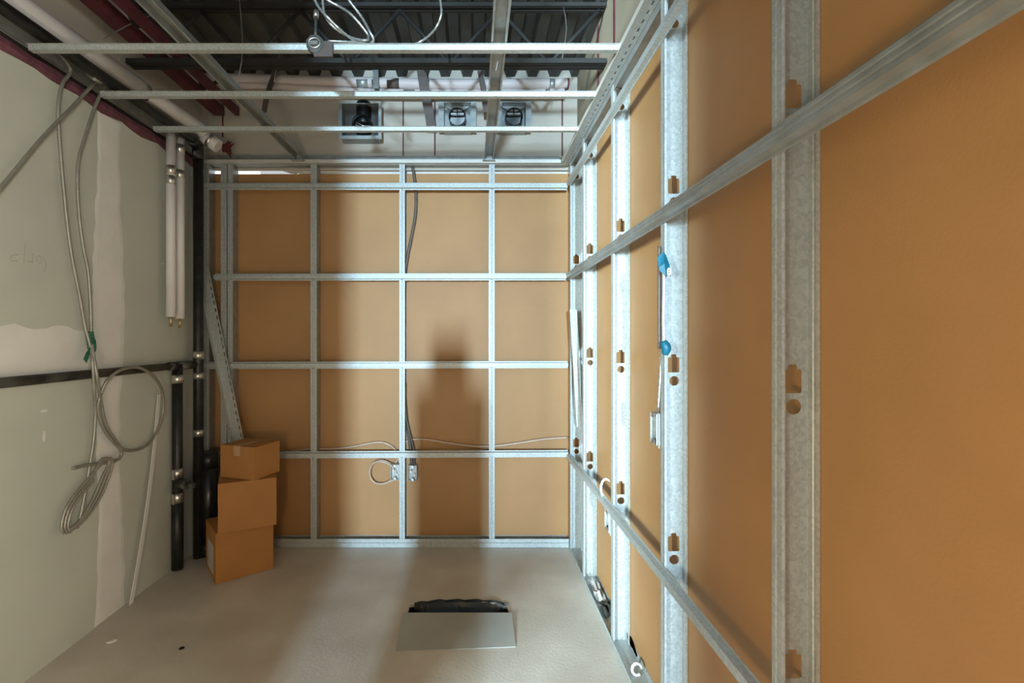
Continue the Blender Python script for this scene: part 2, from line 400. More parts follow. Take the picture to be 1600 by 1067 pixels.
for yw, lb in stud_info:
    t = thing('steel_stud', (XR, yw, 0.003), lb, 'stud', 'studs along the right wall')
    for nm, me in (('web', web_me), ('flange', ffl), ('flange', bfl)):
        o = bpy.data.objects.new(nm, me); C.objects.link(o); o.parent = t
# back wall studs: ribbed front flange toward the camera
BSH = 2.585
def back_stud(px, label, wd=0.043, flip=1, y=YS, x=None):
    X = P(px, 500, YS).x if x is None else x
    root = thing('steel_stud', (X, y, 0.003), label, 'stud', 'studs along the back wall')
    w2 = wd/2; mb = MB()
    profile(mb, [(-w2, 0.008), (-w2, 0), (-w2+0.012, 0), (-w2+0.0135, 0.002), (-w2+0.0155, 0.002), (-w2+0.017, 0), (w2-0.017, 0), (w2-0.0155, 0.002), (w2-0.0135, 0.002), (w2-0.012, 0), (w2, 0), (w2, 0.006)],
            0.001, (X, y, 0.003), (flip, 0, 0), (0, 1, 0), (0, 0, BSH)); mb.build('front_flange', 'galv', root)
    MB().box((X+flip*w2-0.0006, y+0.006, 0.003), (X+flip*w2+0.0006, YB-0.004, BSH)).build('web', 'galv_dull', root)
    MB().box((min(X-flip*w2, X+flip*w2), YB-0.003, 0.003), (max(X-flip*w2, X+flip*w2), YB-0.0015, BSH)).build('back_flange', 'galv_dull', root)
    return root
back_stud(321.5, 'steel stud in the far left corner beside the tall black pipe', 0.042)
back_stud(349.5, 'left stud of the doubled pair above the cardboard boxes', 0.040, -1)
back_stud(359.5, 'right stud of the doubled pair above the cardboard boxes', 0.034)
back_stud(490, 'back wall steel stud just right of the cardboard boxes', 0.041)
back_stud(628.3, 'back wall steel stud between the two metal outlet boxes', 0.037, -1)
back_stud(768.5, 'back wall steel stud closest to the right corner', 0.037)

# ------------------------------------------------------------------ hat channels
HAT = [(-0.024, 0), (-0.015, 0), (-0.0125, 0.020), (0.0125, 0.020), (0.015, 0), (0.024, 0)]
def hat(name, label, p0, p1, U, N, group, screws=(), m='galv', sc=1.0, prof=None):
    p0, p1 = V(p0), V(p1); A = (p1-p0).normalized()
    root = thing(name, (p0+p1)/2, label, 'furring channel', group)
    mb = MB(); profile(mb, [(a*sc, b) for a, b in (prof or HAT)], 0.001, p0, U, N, p1-p0); mb.build('channel', m, root)
    for s_ in screws:
        c = p0+A*s_-V(U)*0.0195*sc+V(N)*0.001
        MB().tube([c, c+V(N)*0.003], 0.0034, 8).build('screw', 'screw', root)
    return root
gb = 'horizontal channels on the back wall'
def bhat(y_px_l, y_px_r, xl, xr, label):
    a, b = P(xl, y_px_l, YS-0.001), P(xr, y_px_r, YS-0.001)
    hat('furring_channel', label, a, b, (0, 0, 1), (0, -1, 0), gb, [P(p, 0, YS).x-a.x for p in (490, 628.3, 768.5) if True])
bhat(291, 291.5, 318, 886, 'topmost horizontal channel on the back wall, under the slotted angle')
bhat(433, 432.5, 336, 884, 'second horizontal channel from the top of the back wall')
bhat(571, 569.5, 316, 887, 'third horizontal channel from the top of the back wall')
bhat(711.5, 708.5, 314, 887, 'lowest horizontal channel on the back wall, behind the box stack')
gr = 'channels along the right wall'
HAT_RIBBED = [(-0.024, 0), (-0.021, 0.002), (-0.015, 0.002), (-0.0125, 0.020), (-0.007, 0.020), (-0.0055, 0.0175), (-0.0025, 0.0175), (-0.001, 0.020), (0.0025, 0.020), (0.004, 0.0175), (0.007, 0.0175), (0.0085, 0.020), (0.0125, 0.020), (0.015, 0.002), (0.021, 0.002), (0.024, 0)]
def rhat(z, y0, y1, label, x=XR-0.001, sc=1.0, m='galv', prof=None):
    return hat('furring_channel', label, (x, y0, z), (x, y1, z), (0, 0, 1), (-1, 0, 0), gr, (), m, sc, prof)
rhat(2.452, YR, 3.24, 'upper right wall channel just under the slotted ceiling angle')
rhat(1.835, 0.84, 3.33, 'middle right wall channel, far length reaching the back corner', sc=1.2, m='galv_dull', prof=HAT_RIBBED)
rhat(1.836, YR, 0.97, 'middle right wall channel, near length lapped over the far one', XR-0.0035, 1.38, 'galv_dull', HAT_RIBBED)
rhat(0.622, YR, 3.24, 'lowest right wall channel slanting down to the bottom edge')
gc = 'ceiling channels spanning the room'
for Y, lb in ((1.985, 'nearest ceiling channel, carrying the round junction box'), (2.365, 'middle ceiling channel in front of the white back pipes'), (2.755, 'farthest ceiling channel, just below the duct openings')):
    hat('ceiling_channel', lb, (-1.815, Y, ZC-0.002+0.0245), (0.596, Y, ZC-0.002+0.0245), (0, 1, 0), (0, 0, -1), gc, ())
# carrying channels above, running away from the camera
def carrier(X, label):
    root = thing('carrying_channel', (X, 0.9, ZC+0.026), label, 'ceiling channel', 'carrying channels above the ceiling channels')
    mb = MB(); profile(mb, [(-0.032, 0.0), (-0.024, 0.0), (-0.024, 0.032), (0.024, 0.032), (0.024, 0.0), (0.032, 0.0)], 0.0012, (X, YF, ZC+0.026), (1, 0, 0), (0, 0, 1), (0, 3.262-YF, 0))
    mb.build('channel', 'galv_dull', root)
    mb = MB(); mb.box((X-0.042, 3.20, ZC+0.005), (X+0.042, 3.262, ZC+0.008)); mb.box((X-0.030, 3.262, ZC+0.005), (X+0.030, 3.265, ZC+0.07)); mb.build('end_clip', 'galv', root)
    return root
carrier(-1.17, 'carrying channel slanting across the upper left of the ceiling')
carrier(0.103, 'carrying channel above the middle of the ceiling, right of the ducts')

# hanger wires
for i, (px, py, Y, top, lb) in enumerate(((368, 138, 2.39, 3.2, 'thin hanger wire rising from the left carrying channel'), (775, 110, 2.15, 3.2, 'thin hanger wire rising from the right carrying channel'),
                         (428, 128, 2.9, 3.2, 'short bent hanger wire near the dark strap'), (877, 100, 2.6, 3.2, 'hanger wire near the right end of the back pipes'))):
    p = P(px, py, Y)
    tag(MB().tube(spline([p, p+V((0.03, 0.01, 0.2)), V((p.x+0.01, p.y, top))], 0.05), 0.0022, 6).build('hanger_wire', 'clamp'), lb, 'wire', 'ceiling hanger wires')
tag(MB().tube(spline([P(155, 65, 2.2), P(195, 42, 2.35), P(240, 22, 2.5)], 0.05), 0.003, 6).build('tie_wire', 'bx_dull'), 'tie wire stretched from the white pipe to the left carrying channel', 'wire')

# ------------------------------------------------------------------ roof steel
jr = thing('steel_joist', (-0.6, 2.62, 2.90), 'dark open-web roof joist crossing under the deck', 'joist')
mb = MB(); mb.bar((-1.86, 2.60, 2.90), (0.71, 2.60, 2.90), 0.03, 0.025).bar((-1.86, 2.64, 2.90), (0.71, 2.64, 2.90), 0.03, 0.025); mb.build('bottom_chord', 'joist', jr)
mb = MB(); mb.bar((-1.86, 2.60, 3.205), (0.71, 2.60, 3.205), 0.02, 0.02).bar((-1.86, 2.64, 3.205), (0.71, 2.64, 3.205), 0.02, 0.02); mb.build('top_chord', 'joist', jr)
x = -1.75; up = True
while x < 0.6:
    a = V((x, 2.62, 2.90 if up else 3.19)); b = V((x+0.27, 2.62, 3.19 if up else 2.90))
    MB().tube([a, b], 0.011, 8).build('web_bar', 'joist', jr); x += 0.27; up = not up
rj = thing('red_joist', (-1.68, 1.0, 2.93), 'red primed steel joist chord running along the left side above the pipes', 'joist')
for x0, x1 in ((-1.785, -1.715), (-1.64, -1.612)):
    MB().box((x0, YF, 2.945), (x1, 3.33, 2.955)).build('chord_angle', 'red', rj)
    MB().box((x1-0.008, YF, 2.955), (x1, 3.33, 3.0)).build('chord_angle', 'red', rj)
y = -0.6; k = 0
while y < 3.2:
    MB().tube([V((-1.678, y, 2.96)), V((-1.678, y+0.3, 3.20))] if k % 2 == 0 else [V((-1.678, y, 3.20)), V((-1.678, y+0.3, 2.96))], 0.010, 8).build('web_bar', 'joist', rj); y += 0.3; k += 1
# red sealed joints on the upper boards
rl = 'vertical red sealant lines above the ceiling'
for px, y0, y1, wpx, lb in ((298.5, 162, 186, 4.5, 'short thick red line beside the large white pipe'), (348, 140, 214, 2, 'thin red line just right of the large white pipe'),
                        (630, 158, 249, 2, 'thin red line on the upper back wall left of the dark strap'), (679.5, 158, 247, 2.4, 'thin red line between the dark strap and the middle duct box'),
                        (878.5, 150, 244, 2.2, 'thin red line on the upper back wall near the right corner')):
    a, b = P(px, y1, UB-0.002), P(px, y0, UB-0.002); hw = wpx*UB/F/2
    tag(MB().box((a.x-hw, UB-0.003, max(a.z, 2.60)), (a.x+hw, UB-0.0004, b.z)).build('sealant_line', 'red'), lb, 'sealant', rl)
for px, y0, y1, lb in ((935, 10, 135, 'red line on the upper right wall, farther from camera'), (960, 0, 72, 'red line on the upper right wall, nearer the camera')):
    a, b = PX(px, y1, 0.714), PX(px, y0-30, 0.714); b.z = min(b.z, 3.2)
    tag(MB().box((0.711, a.y-0.012, a.z), (0.7155, a.y+0.012, b.z)).build('sealant_line', 'red'), lb, 'sealant', rl)
# emissive strip added behind the slot, standing in for the lit room beyond
gl = MB(); gl.box((-2.1, 3.62, 2.50), (-1.60, 3.63, 2.66))
struct(gl.build('gap_glow', 'glow'), 'added glowing strip showing through the slot above the back board')

# ------------------------------------------------------------------ pipes along the left
def band(mb, c, axis, r, wdt, n=14): return mb.tube([V(c)-V(axis)*wdt/2, V(c)+V(axis)*wdt/2], r, n)
big = thing('insulated_pipe', (-1.79, 2.0, 2.70), 'large white insulated pipe running overhead along the left wall', 'pipe')
def bigp(t): return V((-1.813+0.0772*max(0, t-2.0), t, 2.735))
MB().tube([bigp(YF), bigp(2.0), bigp(2.55)], 0.054, 20).build('thick_jacket', 'white_ins', big)
MB().tube([bigp(2.55), bigp(2.60)], 0.046, 20).build('collar', 'galv_dull', big)
e0 = bigp(3.07); MB().tube(spline([bigp(2.59), bigp(2.85), e0, P(320, 214, 3.11), P(341, 229, 3.13)], 0.03), 0.042, 18).build('thin_jacket', 'white_ins', big)
c = P(329, 221, 3.115); band(MB(), c, (V(P(341, 229, 3.13))-V(P(320, 214, 3.11))).normalized(), 0.0445, 0.022).build('clip', 'clamp', big)
bk = thing('drain_pipe', (-1.80, 2.0, 2.63), 'black iron pipe running overhead between the left wall and the large white pipe', 'pipe')
def bkp(t): return V((-1.785+0.037*max(-0.3, t-1.917), t, 2.65))
MB().tube([bkp(YF), bkp(3.02)], 0.026, 14).build('barrel', 'black_pipe', bk)
band(MB(), bkp(2.27), (0, 1, 0), 0.029, 0.05).build('coupling_band', 'clamp', bk)

# black stack: P1 tall riser with the horizontal branch, P2 short drop
p1 = V((-1.775, 3.12, 0)); p2 = V((-1.815, 2.965, 0)); zb = 1.246
r1 = thing('vent_pipe', p1, 'tall black riser pipe in the left back corner with steel band couplings', 'pipe')
MB().tube([p1+V((0, 0, 0.002)), p1+V((0, 0, 2.60))], 0.030, 16).build('barrel', 'black_pipe', r1)
MB().tube(spline([p1+V((0, 0, 2.57)), p1+V((0, -0.01, 2.65)), p1+V((0, -0.06, 2.66)), bkp(3.0)], 0.02), 0.035, 16).build('elbow', 'black_pipe', r1)
def zof(py, Y): return CH-(py-CY)*Y/F
for py, h in ((555, 0.05), (587, 0.04), (676, 0.045), (243, 0.05)):
    z = zof(py, 3.12)
    cb = band(MB(), p1+V((0, 0, z)), (0, 0, 1), 0.0335, h).build('coupling_band', 'dusty_black' if py == 243 else 'clamp', r1)
    MB().box((p1.x-0.008, p1.y-0.044, z-0.012), (p1.x+0.008, p1.y-0.033, z+0.012)).build('clamp_screw', 'clamp', cb)
MB().tube([p1+V((-0.01, -0.01, zb)), p2+V((0, 0, zb))], 0.026, 14).build('branch', 'dusty_black', r1)
r2 = thing('drain_pipe', p2, 'short black drop pipe on the left wall reaching the floor', 'pipe')
MB().tube([p2+V((0, 0, 0.002)), p2+V((0, 0, zb+0.01))], 0.029, 16).build('barrel', 'black_pipe', r2)
MB().tube([p2+V((0, 0, 0.002)), p2+V((0, 0, zof(780, 2.965)))], 0.033, 16).build('lower_barrel', 'black_pipe', r2)
for py, h in ((592, 0.05), (739, 0.06), (777, 0.06)):
    z = zof(py, 2.965); cb = band(MB(), p2+V((0, 0, z)), (0, 0, 1), 0.0345, h).build('coupling_band', 'clamp', r2)
    MB().box((p2.x-0.004, p2.y-0.046, z-h/2), (p2.x+0.008, p2.y-0.034, z+h/2)).build('clamp_screw', 'clamp', cb)
z = zof(752, 2.965)
MB().tube([p2+V((0, -0.012, z-0.02)), p2+V((0.06, -0.05, z))], 0.022, 12).build('tee_arm', 'dusty_black', r2)
MB().tube([p2+V((0.055, -0.048, z)), p2+V((0.10, -0.066, z+0.002))], 0.030, 12).build('union_nut', 'dusty_black', r2)
MB().tube([p2+V((0.10, -0.066, z)), p2+V((0.15, -0.085, z))], 0.017, 12).build('plug', 'dusty_black', r2)
r3 = thing('drain_pipe', (p2.x, 1.0, zb), 'dusty black pipe running level along the left wall at mid height', 'pipe')
MB().tube([V((p2.x, -1.0, zb-0.004)), V((p2.x, p2.y-0.028, zb))], 0.021, 16).build('barrel', 'dusty_black', r3)
MB().tube([V((p2.x, p2.y-0.085, zb)), V((p2.x, p2.y-0.028, zb))], 0.026, 16).build('hub', 'dusty_black', r3)
# wide black stub pipe behind the boxes
c0 = V((P(329, 700, 3.19).x, 3.17, 0)); zt = zof(706, 3.17)
r4 = thing('waste_pipe', c0, 'wide black plastic pipe stub standing behind the cardboard boxes', 'pipe')
MB().tube([c0+V((0, 0, 0.062)), c0+V((0, 0, zt-0.06))], 0.058, 22).build('barrel', 'black_plastic', r4)
MB().tube([c0+V((0, 0, zt-0.10)), c0+V((0, 0, zt))], 0.061, 22).build('socket', 'black_plastic', r4)
MB().tube([c0+V((0, 0, 0.004)), c0+V((0, 0, 0.09))], 0.064, 22).build('foot_hub', 'black_plastic', r4)
# white pair dropping down the left wall
for i, (px, yb, dx, bands, lb) in enumerate(((267, 495, -1.79, (266, 282), 'left one of the two white insulated pipes hanging down the left wall'), (281, 498, -1.785, (233, 273), 'right one of the two white insulated pipes hanging down the left wall'))):
    a = PX(px, yb, dx); t = V((a.x, a.y, 2.625))
    r = thing('insulated_pipe', a, lb, 'pipe', 'white pipes hanging down the left wall')
    MB().tube([a, t], 0.0255, 16).build('jacket', 'white_ins', r)
    MB().tube([a-V((0, 0, 0.055)), a+V((0, 0, 0.01))], 0.0075, 10).build('pipe_stub', 'brass', r)
    for b in bands:
        z = zof(b, a.y); band(MB(), V((a.x, a.y, z)), (0, 0, 1), 0.027, 0.05).build('band', 'clamp', r)
# red frayed cloth at the end of the large pipe
rc = MB(); cc = P(354, 231, 3.20)
for k in range(9):
    an = -1.45+2.9*k/8; L = 0.045+0.035*((k*7) % 4)/3
    d = V((math.cos(an)*0.7, 0.02*((k % 3)-1), math.sin(an)))
    s0 = V((-d.z, 0, d.x))*0.026
    q = [cc-s0-d*0.03, cc+s0-d*0.03, cc+d*L+s0*0.15]
    rc.add(q+[x+V((0, 0.006, 0)) for x in q], [(0, 1, 2), (5, 4, 3), (0, 2, 5, 3), (1, 0, 3, 4), (2, 1, 4, 5)])
tag(rc.build('frayed_cloth', 'rust'), 'dark red frayed cloth stuffed at the end of the large white pipe', 'cloth')

# ------------------------------------------------------------------ pipes at the back
bp = thing('insulated_pipe', P(580, 130, 3.24), 'thicker upper insulated pipe crossing under the deck at the back', 'pipe', 'insulated pipes at the back')
YP = 3.24
MB().tube(spline([P(268, 124, YP), P(360, 123, YP), P(520, 128, YP), P(700, 132, YP), P(888, 131, YP)], 0.06), 0.034, 16).build('jacket', 'pink_ins', bp)
bp2 = thing('insulated_pipe', P(580, 143, 3.2), 'thinner lower insulated pipe crossing under the deck at the back', 'pipe', 'insulated pipes at the back')
MB().tube(spline([P(285, 138, YP), P(400, 133.5, YP), P(470, 137, YP), P(560, 143, YP), P(700, 145, YP), P(884, 143.5, YP)], 0.06), 0.022, 14).build('jacket', 'pink_ins', bp2)
for px, py, r, wd, root, m in ((567, 130, 0.035, 0.075, bp, 'galv_dull'), (586, 131, 0.036, 0.03, bp, 'clamp'), (615, 131, 0.035, 0.08, bp, 'strap'), (668, 132, 0.035, 0.03, bp, 'clamp'),
                       (322, 123.5, 0.035, 0.05, bp, 'galv_dull'), (862, 131.5, 0.035, 0.035, bp, 'galv_dull'), (887, 131, 0.035, 0.012, bp, 'red'), (590, 143.5, 0.0235, 0.03, bp2, 'galv_dull'),
                       (640, 144.2, 0.0235, 0.075, bp2, 'clamp'), (670, 145, 0.0235, 0.04, bp2, 'clamp'), (855, 144, 0.0235, 0.03, bp2, 'clamp'), (883, 143.5, 0.0235, 0.012, bp2, 'red')):
    band(MB(), P(px, py, YP), (1, 0, 0), r, wd).build('band', m, root)
vf = thing('valve_fitting', P(275, 135, 3.2), 'shiny metal fitting at the left end of the back pipes', 'fitting')
MB().tube([P(262, 133, 3.24), P(286, 138, 3.24)], 0.024, 12).build('body', 'clamp', vf)
MB().tube([P(267, 121, 3.21), P(276, 133, 3.22)], 0.010, 10).build('stem', 'clamp', vf)
MB().tube([P(274, 128, 3.18), P(272, 146, 3.20)], 0.014, 10).build('nut', 'dusty_black', vf)
# straps
def strap(name, pts, wd, label, m='strap', th=0.003):
    mb = MB(); g = []
    for p in spline(pts, 0.04): g.append([p-V((wd/2, 0, 0)), p+V((wd/2, 0, 0))])
    return tag(mb.sheet(g, th, (0, 1, 0)).build(name, m), label, 'strap', 'dark pipe hanger straps')
strap('hanger_strap', [P(657, 92, 3.17), P(660, 120, 3.17), P(665, 150, 3.19), P(671, 180, 3.22), P(674, 201, 3.25)], 0.062, 'broad dark hanger strap bent past the back pipes left of the middle duct box')
strap('hanger_strap', [P(748, 102, 3.14), P(753, 125, 3.15), P(757, 148, 3.16), P(760, 175, 3.19)], 0.036, 'narrow dark hanger strap just left of the middle carrying channel')
strap('hanger_strap', [P(432, 96, 3.16), P(427, 120, 3.16), P(418, 146, 3.16), P(412, 176, 3.18)], 0.036, 'dark hanger strap over the back pipes near the left carrying channel')
strap('hanger_strap', [P(586, 98, 3.2), P(587, 115, 3.18), P(587, 138, 3.165)], 0.036, 'short steel hanger strap wrapped over the back pipes above the left duct box', 'galv_dull')

# ------------------------------------------------------------------ duct housings
def duct(px0, px1, py0, py1, label, kind):
    Y1 = UB-0.0015; Y0 = Y1-0.085
    a, b = P(px0, py1, Y0), P(px1, py0, Y0)
    x0, x1, z0, z1 = a.x, b.x, a.z, b.z
    root = thing('duct_housing', ((x0+x1)/2, Y0, z0), label, 'duct box', 'sheet-metal duct boxes on the upper back wall')
    t = 0.003
    MB().box((x0, Y1-t, z0), (x1, Y1, z1)).build('back_plate', 'deck' if kind == 'dark' else 'galv_dull', root)
    for q0, q1 in (((x0, Y0, z0), (x0+t, Y1-t, z1)), ((x1-t, Y0, z0), (x1, Y1-t, z1)), ((x0+t, Y0, z1-t), (x1-t, Y1-t, z1)), ((x0+t, Y0, z0), (x1-t, Y1-t, z0+t))):
        MB().box(q0, q1).build('side_plate', 'galv_dull', root)
    fl = 0.035 if kind != 'dark' else 0.018
    MB().box((x0-fl, Y0-t, z0-0.004), (x0, Y0, z1)).build('flange', 'galv_dull', root)
    MB().box((x1, Y0-t, z0-0.004), (x1+fl, Y0, z1)).build('flange', 'galv_dull', root)
    MB().box((x0-0.006, Y0-0.012, z0-0.006), (x1+0.006, Y0-0.001, z0+0.018)).build('bottom_lip', 'galv' if kind != 'dark' else 'galv_dull', root)
    cx = (x0+x1)/2+(0.01 if kind == 'dark' else 0.0); cz = z0+(z1-z0)*(0.50 if kind != 'dark' else 0.44); r = 0.058 if kind != 'dark' else 0.062
    ax = V((0, -1, -0.28)).normalized()
    c = V((cx, Y1-0.012, cz+0.012))
    mb = MB(); mb.tube([c, c+ax*0.095], r, 24, False); mb.tube([c+ax*0.095, c+ax*0.095+V((0, 0.0005, 0)), c], r-0.004, 24, False, [r, r-0.005, r-0.005]); mb.build('collar', 'dark', root)
    MB().tube([c+ax*0.010, c+ax*0.014], r-0.006, 24).build('throat', 'dark', root)
    if kind == 'dark':
        MB().tube(spline([c+V((0, -0.01, 0.0)), c+V((0, -0.012, 0.07)), c+V((0, -0.01, 0.15))], 0.02), 0.05, 16).build('elbow', 'dark', root)
        MB().tube([c+ax*0.05+V((-0.045, 0, 0.02)), c+ax*0.06+V((0.03, 0, -0.02))], 0.004, 6).build('damper_rod', 'clamp', root)
    else:
        for zz, ln in ((0.004, 0.088), (0.026, 0.06)):
            MB().box((c.x-ln/2, c.y-0.07, c.z+zz-0.006), (c.x+ln/2, c.y-0.064, c.z+zz+0.006)).build('damper_blade', 'galv', root)
        MB().box((c.x-0.004, c.y-0.073, c.z+0.0), (c.x+0.004, c.y-0.066, c.z+0.045)).build('damper_spindle', 'dark', root)
        mb = MB(); mb.prism([(-0.085, 0), (0.085, 0), (0.03, -0.035), (-0.03, -0.035)], (cx, Y1-0.03, z1-0.004), (1, 0, 0), (0, 0, 1), (0, 0.004, 0)); mb.build('top_baffle', 'galv_dull', root)
duct(533.5, 592, 161, 217, 'darkest duct box, leftmost of the three, with a black elbow inside', 'dark')
duct(693, 736, 159, 203, 'middle duct box with a round damper collar and bright lower lip', 'light')
duct(784, 822, 159, 203, 'duct box right of the carrying channel, rightmost of the three', 'light')

# ------------------------------------------------------------------ ceiling junction box and cable coils
jb = thing('junction_box', P(494, 84, 1.95), 'round metal junction box fixed on the nearest ceiling channel', 'junction box')
c = P(493, 70, 1.955)
mb = MB(); mb.tube([c+V((0, -0.012, 0)), c+V((0, 0.022, 0))], 0.036, 8); mb.build('body', 'dusty_black', jb)
MB().box((c.x-0.005, c.y-0.006, c.z-0.05), (c.x+0.07, c.y+0.004, c.z+0.012)).build('bracket', 'strap', jb)
th = [V((0.023*math.cos(2*PI*k/16), -0.014, 0.02*math.sin(2*PI*k/16)))+c for k in range(17)]
MB().tube(th, 0.0035, 6, False).build('ring', 'clamp', jb)
MB().box((c.x-0.017, c.y-0.018, c.z-0.008), (c.x+0.014, c.y-0.0135, c.z+0.006)).build('cover_tab', 'clamp', jb)
MB().tube([c+V((0, 0, 0.034)), c+V((-0.008, 0.03, 0.13))], 0.006, 8).build('nipple', 'dusty_black', jb)
MB().tube([c+V((-0.008, 0.03, 0.13)), c+V((-0.008, 0.035, 0.16))], 0.011, 8).build('hex_nut', 'clamp', jb)
Yc = 2.02
def PC(l, dy=0.0): return [P(x, y, Yc+dy+0.012*((i*5) % 3-1)) for i, (x, y) in enumerate(l)]
t = cable('armoured_cable', PC([(478, -45), (492, 0), (503, 18), (512, 27), (528, 43), (548, 60), (564, 69), (578, 70), (584, 62), (578, 50), (566, 28), (545, 0), (525, -30)]), 0.0062, 'bx', step=0.0105)
tag(t, 'bright armoured cable loop with its tip at the junction box side of the ceiling coil', 'cable', 'armoured cable coils above the ceiling')
t = cable('armoured_cable', PC([(500, -50), (504, 0), (507, 22), (517, 38), (535, 52), (556, 61), (572, 63), (576, 57), (566, 42), (548, 22), (530, 10), (512, 0), (490, -20)], 0.03), 0.0062, 'bx', step=0.0105)
tag(t, 'bright armoured cable loop hanging just behind the other ceiling loop', 'cable', 'armoured cable coils above the ceiling')
t = cable('armoured_cable', [P(513, 64, 1.99), P(535, 65, 2.0), P(556, 66, 2.02), P(575, 68, 2.06), P(583, 63, 2.08)], 0.005, 'bx', step=0.0105)
tag(t, 'short straight armoured cable from junction box to the ceiling coil', 'cable', 'armoured cable coils above the ceiling')
t = cable('armoured_cable', PC([(670, -60), (684, -15), (689, 8), (689, 25), (682, 42), (671, 55), (657, 65), (640, 73)], 0.02), 0.0055, 'bx', step=0.0105)
tag(t, 'single armoured cable bow hanging above the nearest ceiling channel', 'cable', 'armoured cable coils above the ceiling')

# ------------------------------------------------------------------ armoured cables on the left wall
XW = XL+0.022
def W(l, k=0.0):
    out = []
    for x, y in l:
        p = PX(x, y, XW+k); b_ = 0.046*math.exp(-((p.z-1.246)/0.13)**2)     # ride over the level pipe
        out.append(PX(x, y, XW+k+b_))
    return out
gl_ = 'armoured cables hung on the left wall'
t = cable('armoured_cable', [bkp(1.95)+V((0, 0, 0.03))]+W([(108, 104), (97, 132), (91, 170), (94, 230), (100, 300), (107, 365), (114, 410), (124, 460), (133, 510), (141, 540), (145, 570), (147, 610), (149, 645), (146, 690), (138, 740), (132, 775), (126, 805), (120, 826)]), 0.0085, 'bx_dull')
tag(t, 'armoured cable on the left wall running straight from the ceiling to the lower bundle', 'cable', gl_)
t = cable('armoured_cable', [bkp(2.40)+V((0, 0, 0.03))]+W([(166, 134), (150, 163), (134, 210), (123, 250), (121, 290), (124, 340), (130, 385), (137, 420), (140, 450), (142, 490), (143, 530), (146, 555), (152, 590), (158, 630), (166, 665), (182, 690), (192, 702),
        (212, 703), (232, 693), (247, 670), (255, 640), (253, 610), (240, 588), (222, 576), (205, 574), (185, 580), (168, 594), (158, 615), (153, 640), (162, 670), (177, 690), (188, 702), (189, 712), (180, 720), (160, 724), (135, 727), (113, 732)], 0.006), 0.0085, 'bx_dull')
tag(t, 'armoured cable on the left wall that curls into the single big ring', 'cable', gl_)
t = cable('armoured_cable', [bkp(2.30)+V((0, 0, 0.03))]+W([(150, 127), (135, 143), (112, 168), (86, 194), (60, 222), (30, 258), (0, 294), (-40, 335)], 0.006), 0.0085, 'bx_dull')
tag(t, 'armoured cable on the left wall slanting off to the left edge', 'cable', gl_)
# the narrow bundle
loops = []
for k in range(3):
    o_ = k*5.0
    loops += [(172-o_, 716), (176-o_*0.5, 722), (170-o_, 745), (155-o_, 780), (132-o_*0.6, 812), (112-o_*0.3, 828), (100+o_, 832), (96+o_, 822), (103+o_, 795), (118+o_, 772), (135+o_, 752), (155-o_*0.5, 728)]
cable('x', W(loops[:-1]+[(140, 750)], 0.012), 0.0075, 'bx_dull', step=0.009).name = 'cable_bundle'
t = bpy.data.objects['cable_bundle']; tag(t, 'narrow bundle of armoured cable loops dangling low on the left wall', 'cable', gl_)
gt = thing('green_tape', PX(141, 560, XW+0.012), 'green tape binding the cables on the left wall', 'tape')
mb = MB(); cT = [PX(140, 519, XW+0.004), PX(144, 538, XW+0.004)]
mb.tube(spline([PX(139, 518, XW+0.004), PX(141, 528, XW+0.004), PX(144, 545, XW+0.004)], 0.01), 0.017, 10); mb.build('wrap', 'green', gt)
g = [[PX(140, 522, XW+0.024), PX(149, 531, XW+0.026)], [PX(142, 533, XW+0.026), PX(150, 540, XW+0.03)], [PX(144, 545, XW+0.022), PX(149, 550, XW+0.024)]]
MB().sheet(g, 0.002, (1, 0, 0)).build('flag', 'green', gt)
g = [[PX(141, 542, XW+0.02), PX(144, 546, XW+0.02)], [PX(135, 550, XW+0.024), PX(139, 556, XW+0.026)], [PX(130, 561, XW+0.02), PX(135, 567, XW+0.022)]]
MB().sheet(g, 0.002, (1, 0, 0)).build('tail', 'green', gt)
# white strip leaning on the left wall
a, b = V((XL+0.030, PZ(202, 945, 0.0).y, 0.004)), PX(248, 616, XL+0.010)
mb = MB(); g = []
for k in range(9):
    u = k/8; p = a.lerp(b, u)+V((0.006*math.sin(u*PI), 0.02*math.sin(u*PI), 0)); g.append([p-V((0, 0.0135, 0)), p+V((0, 0.0135, 0))])
tag(mb.sheet(g, 0.004, (1, 0, 0)).build('trim_strip', 'white'), 'thin white trim strip leaning against the left wall', 'trim strip')

# ------------------------------------------------------------------ leaning channel in the left corner
la = thing('slotted_angle', (-1.45, 3.2, 0), 'long slotted steel angle leaning in the left corner behind the boxes', 'steel angle')
a, b = P(404, 862, 3.236), P(313, 395, 3.232); a.z = 0.064
D = (b-a); L = D.length; A = D.normalized(); Ux = V((1, 0, 0)); Ux = (Ux-A*Ux.dot(A)).normalized(); Nn = A.cross(Ux)
if Nn.y > 0: Nn = -Nn
outer = [(-0.036, 0), (0.036, 0), (0.036, L), (-0.036, L)]; hol = []
k = 0.05
while k < L-0.05: hol.append([(0.020, k), (0.028, k), (0.028, k+0.026), (0.020, k+0.026)]); k += 0.05
me = plate_with_holes(outer, hol, 0.0014, 'slotted_leg', 'galv'); rot_mesh(me, Matrix(((Ux.x, A.x, Nn.x, 0), (Ux.y, A.y, Nn.y, 0), (Ux.z, A.z, Nn.z, 0), (0, 0, 0, 1))))
link('slotted_leg', me, a, la)
MB().prism([(-0.036, 0), (-0.034, 0), (-0.034, 0.03), (-0.036, 0.03)], a, Ux, Nn, D).build('side_leg', 'galv', la)

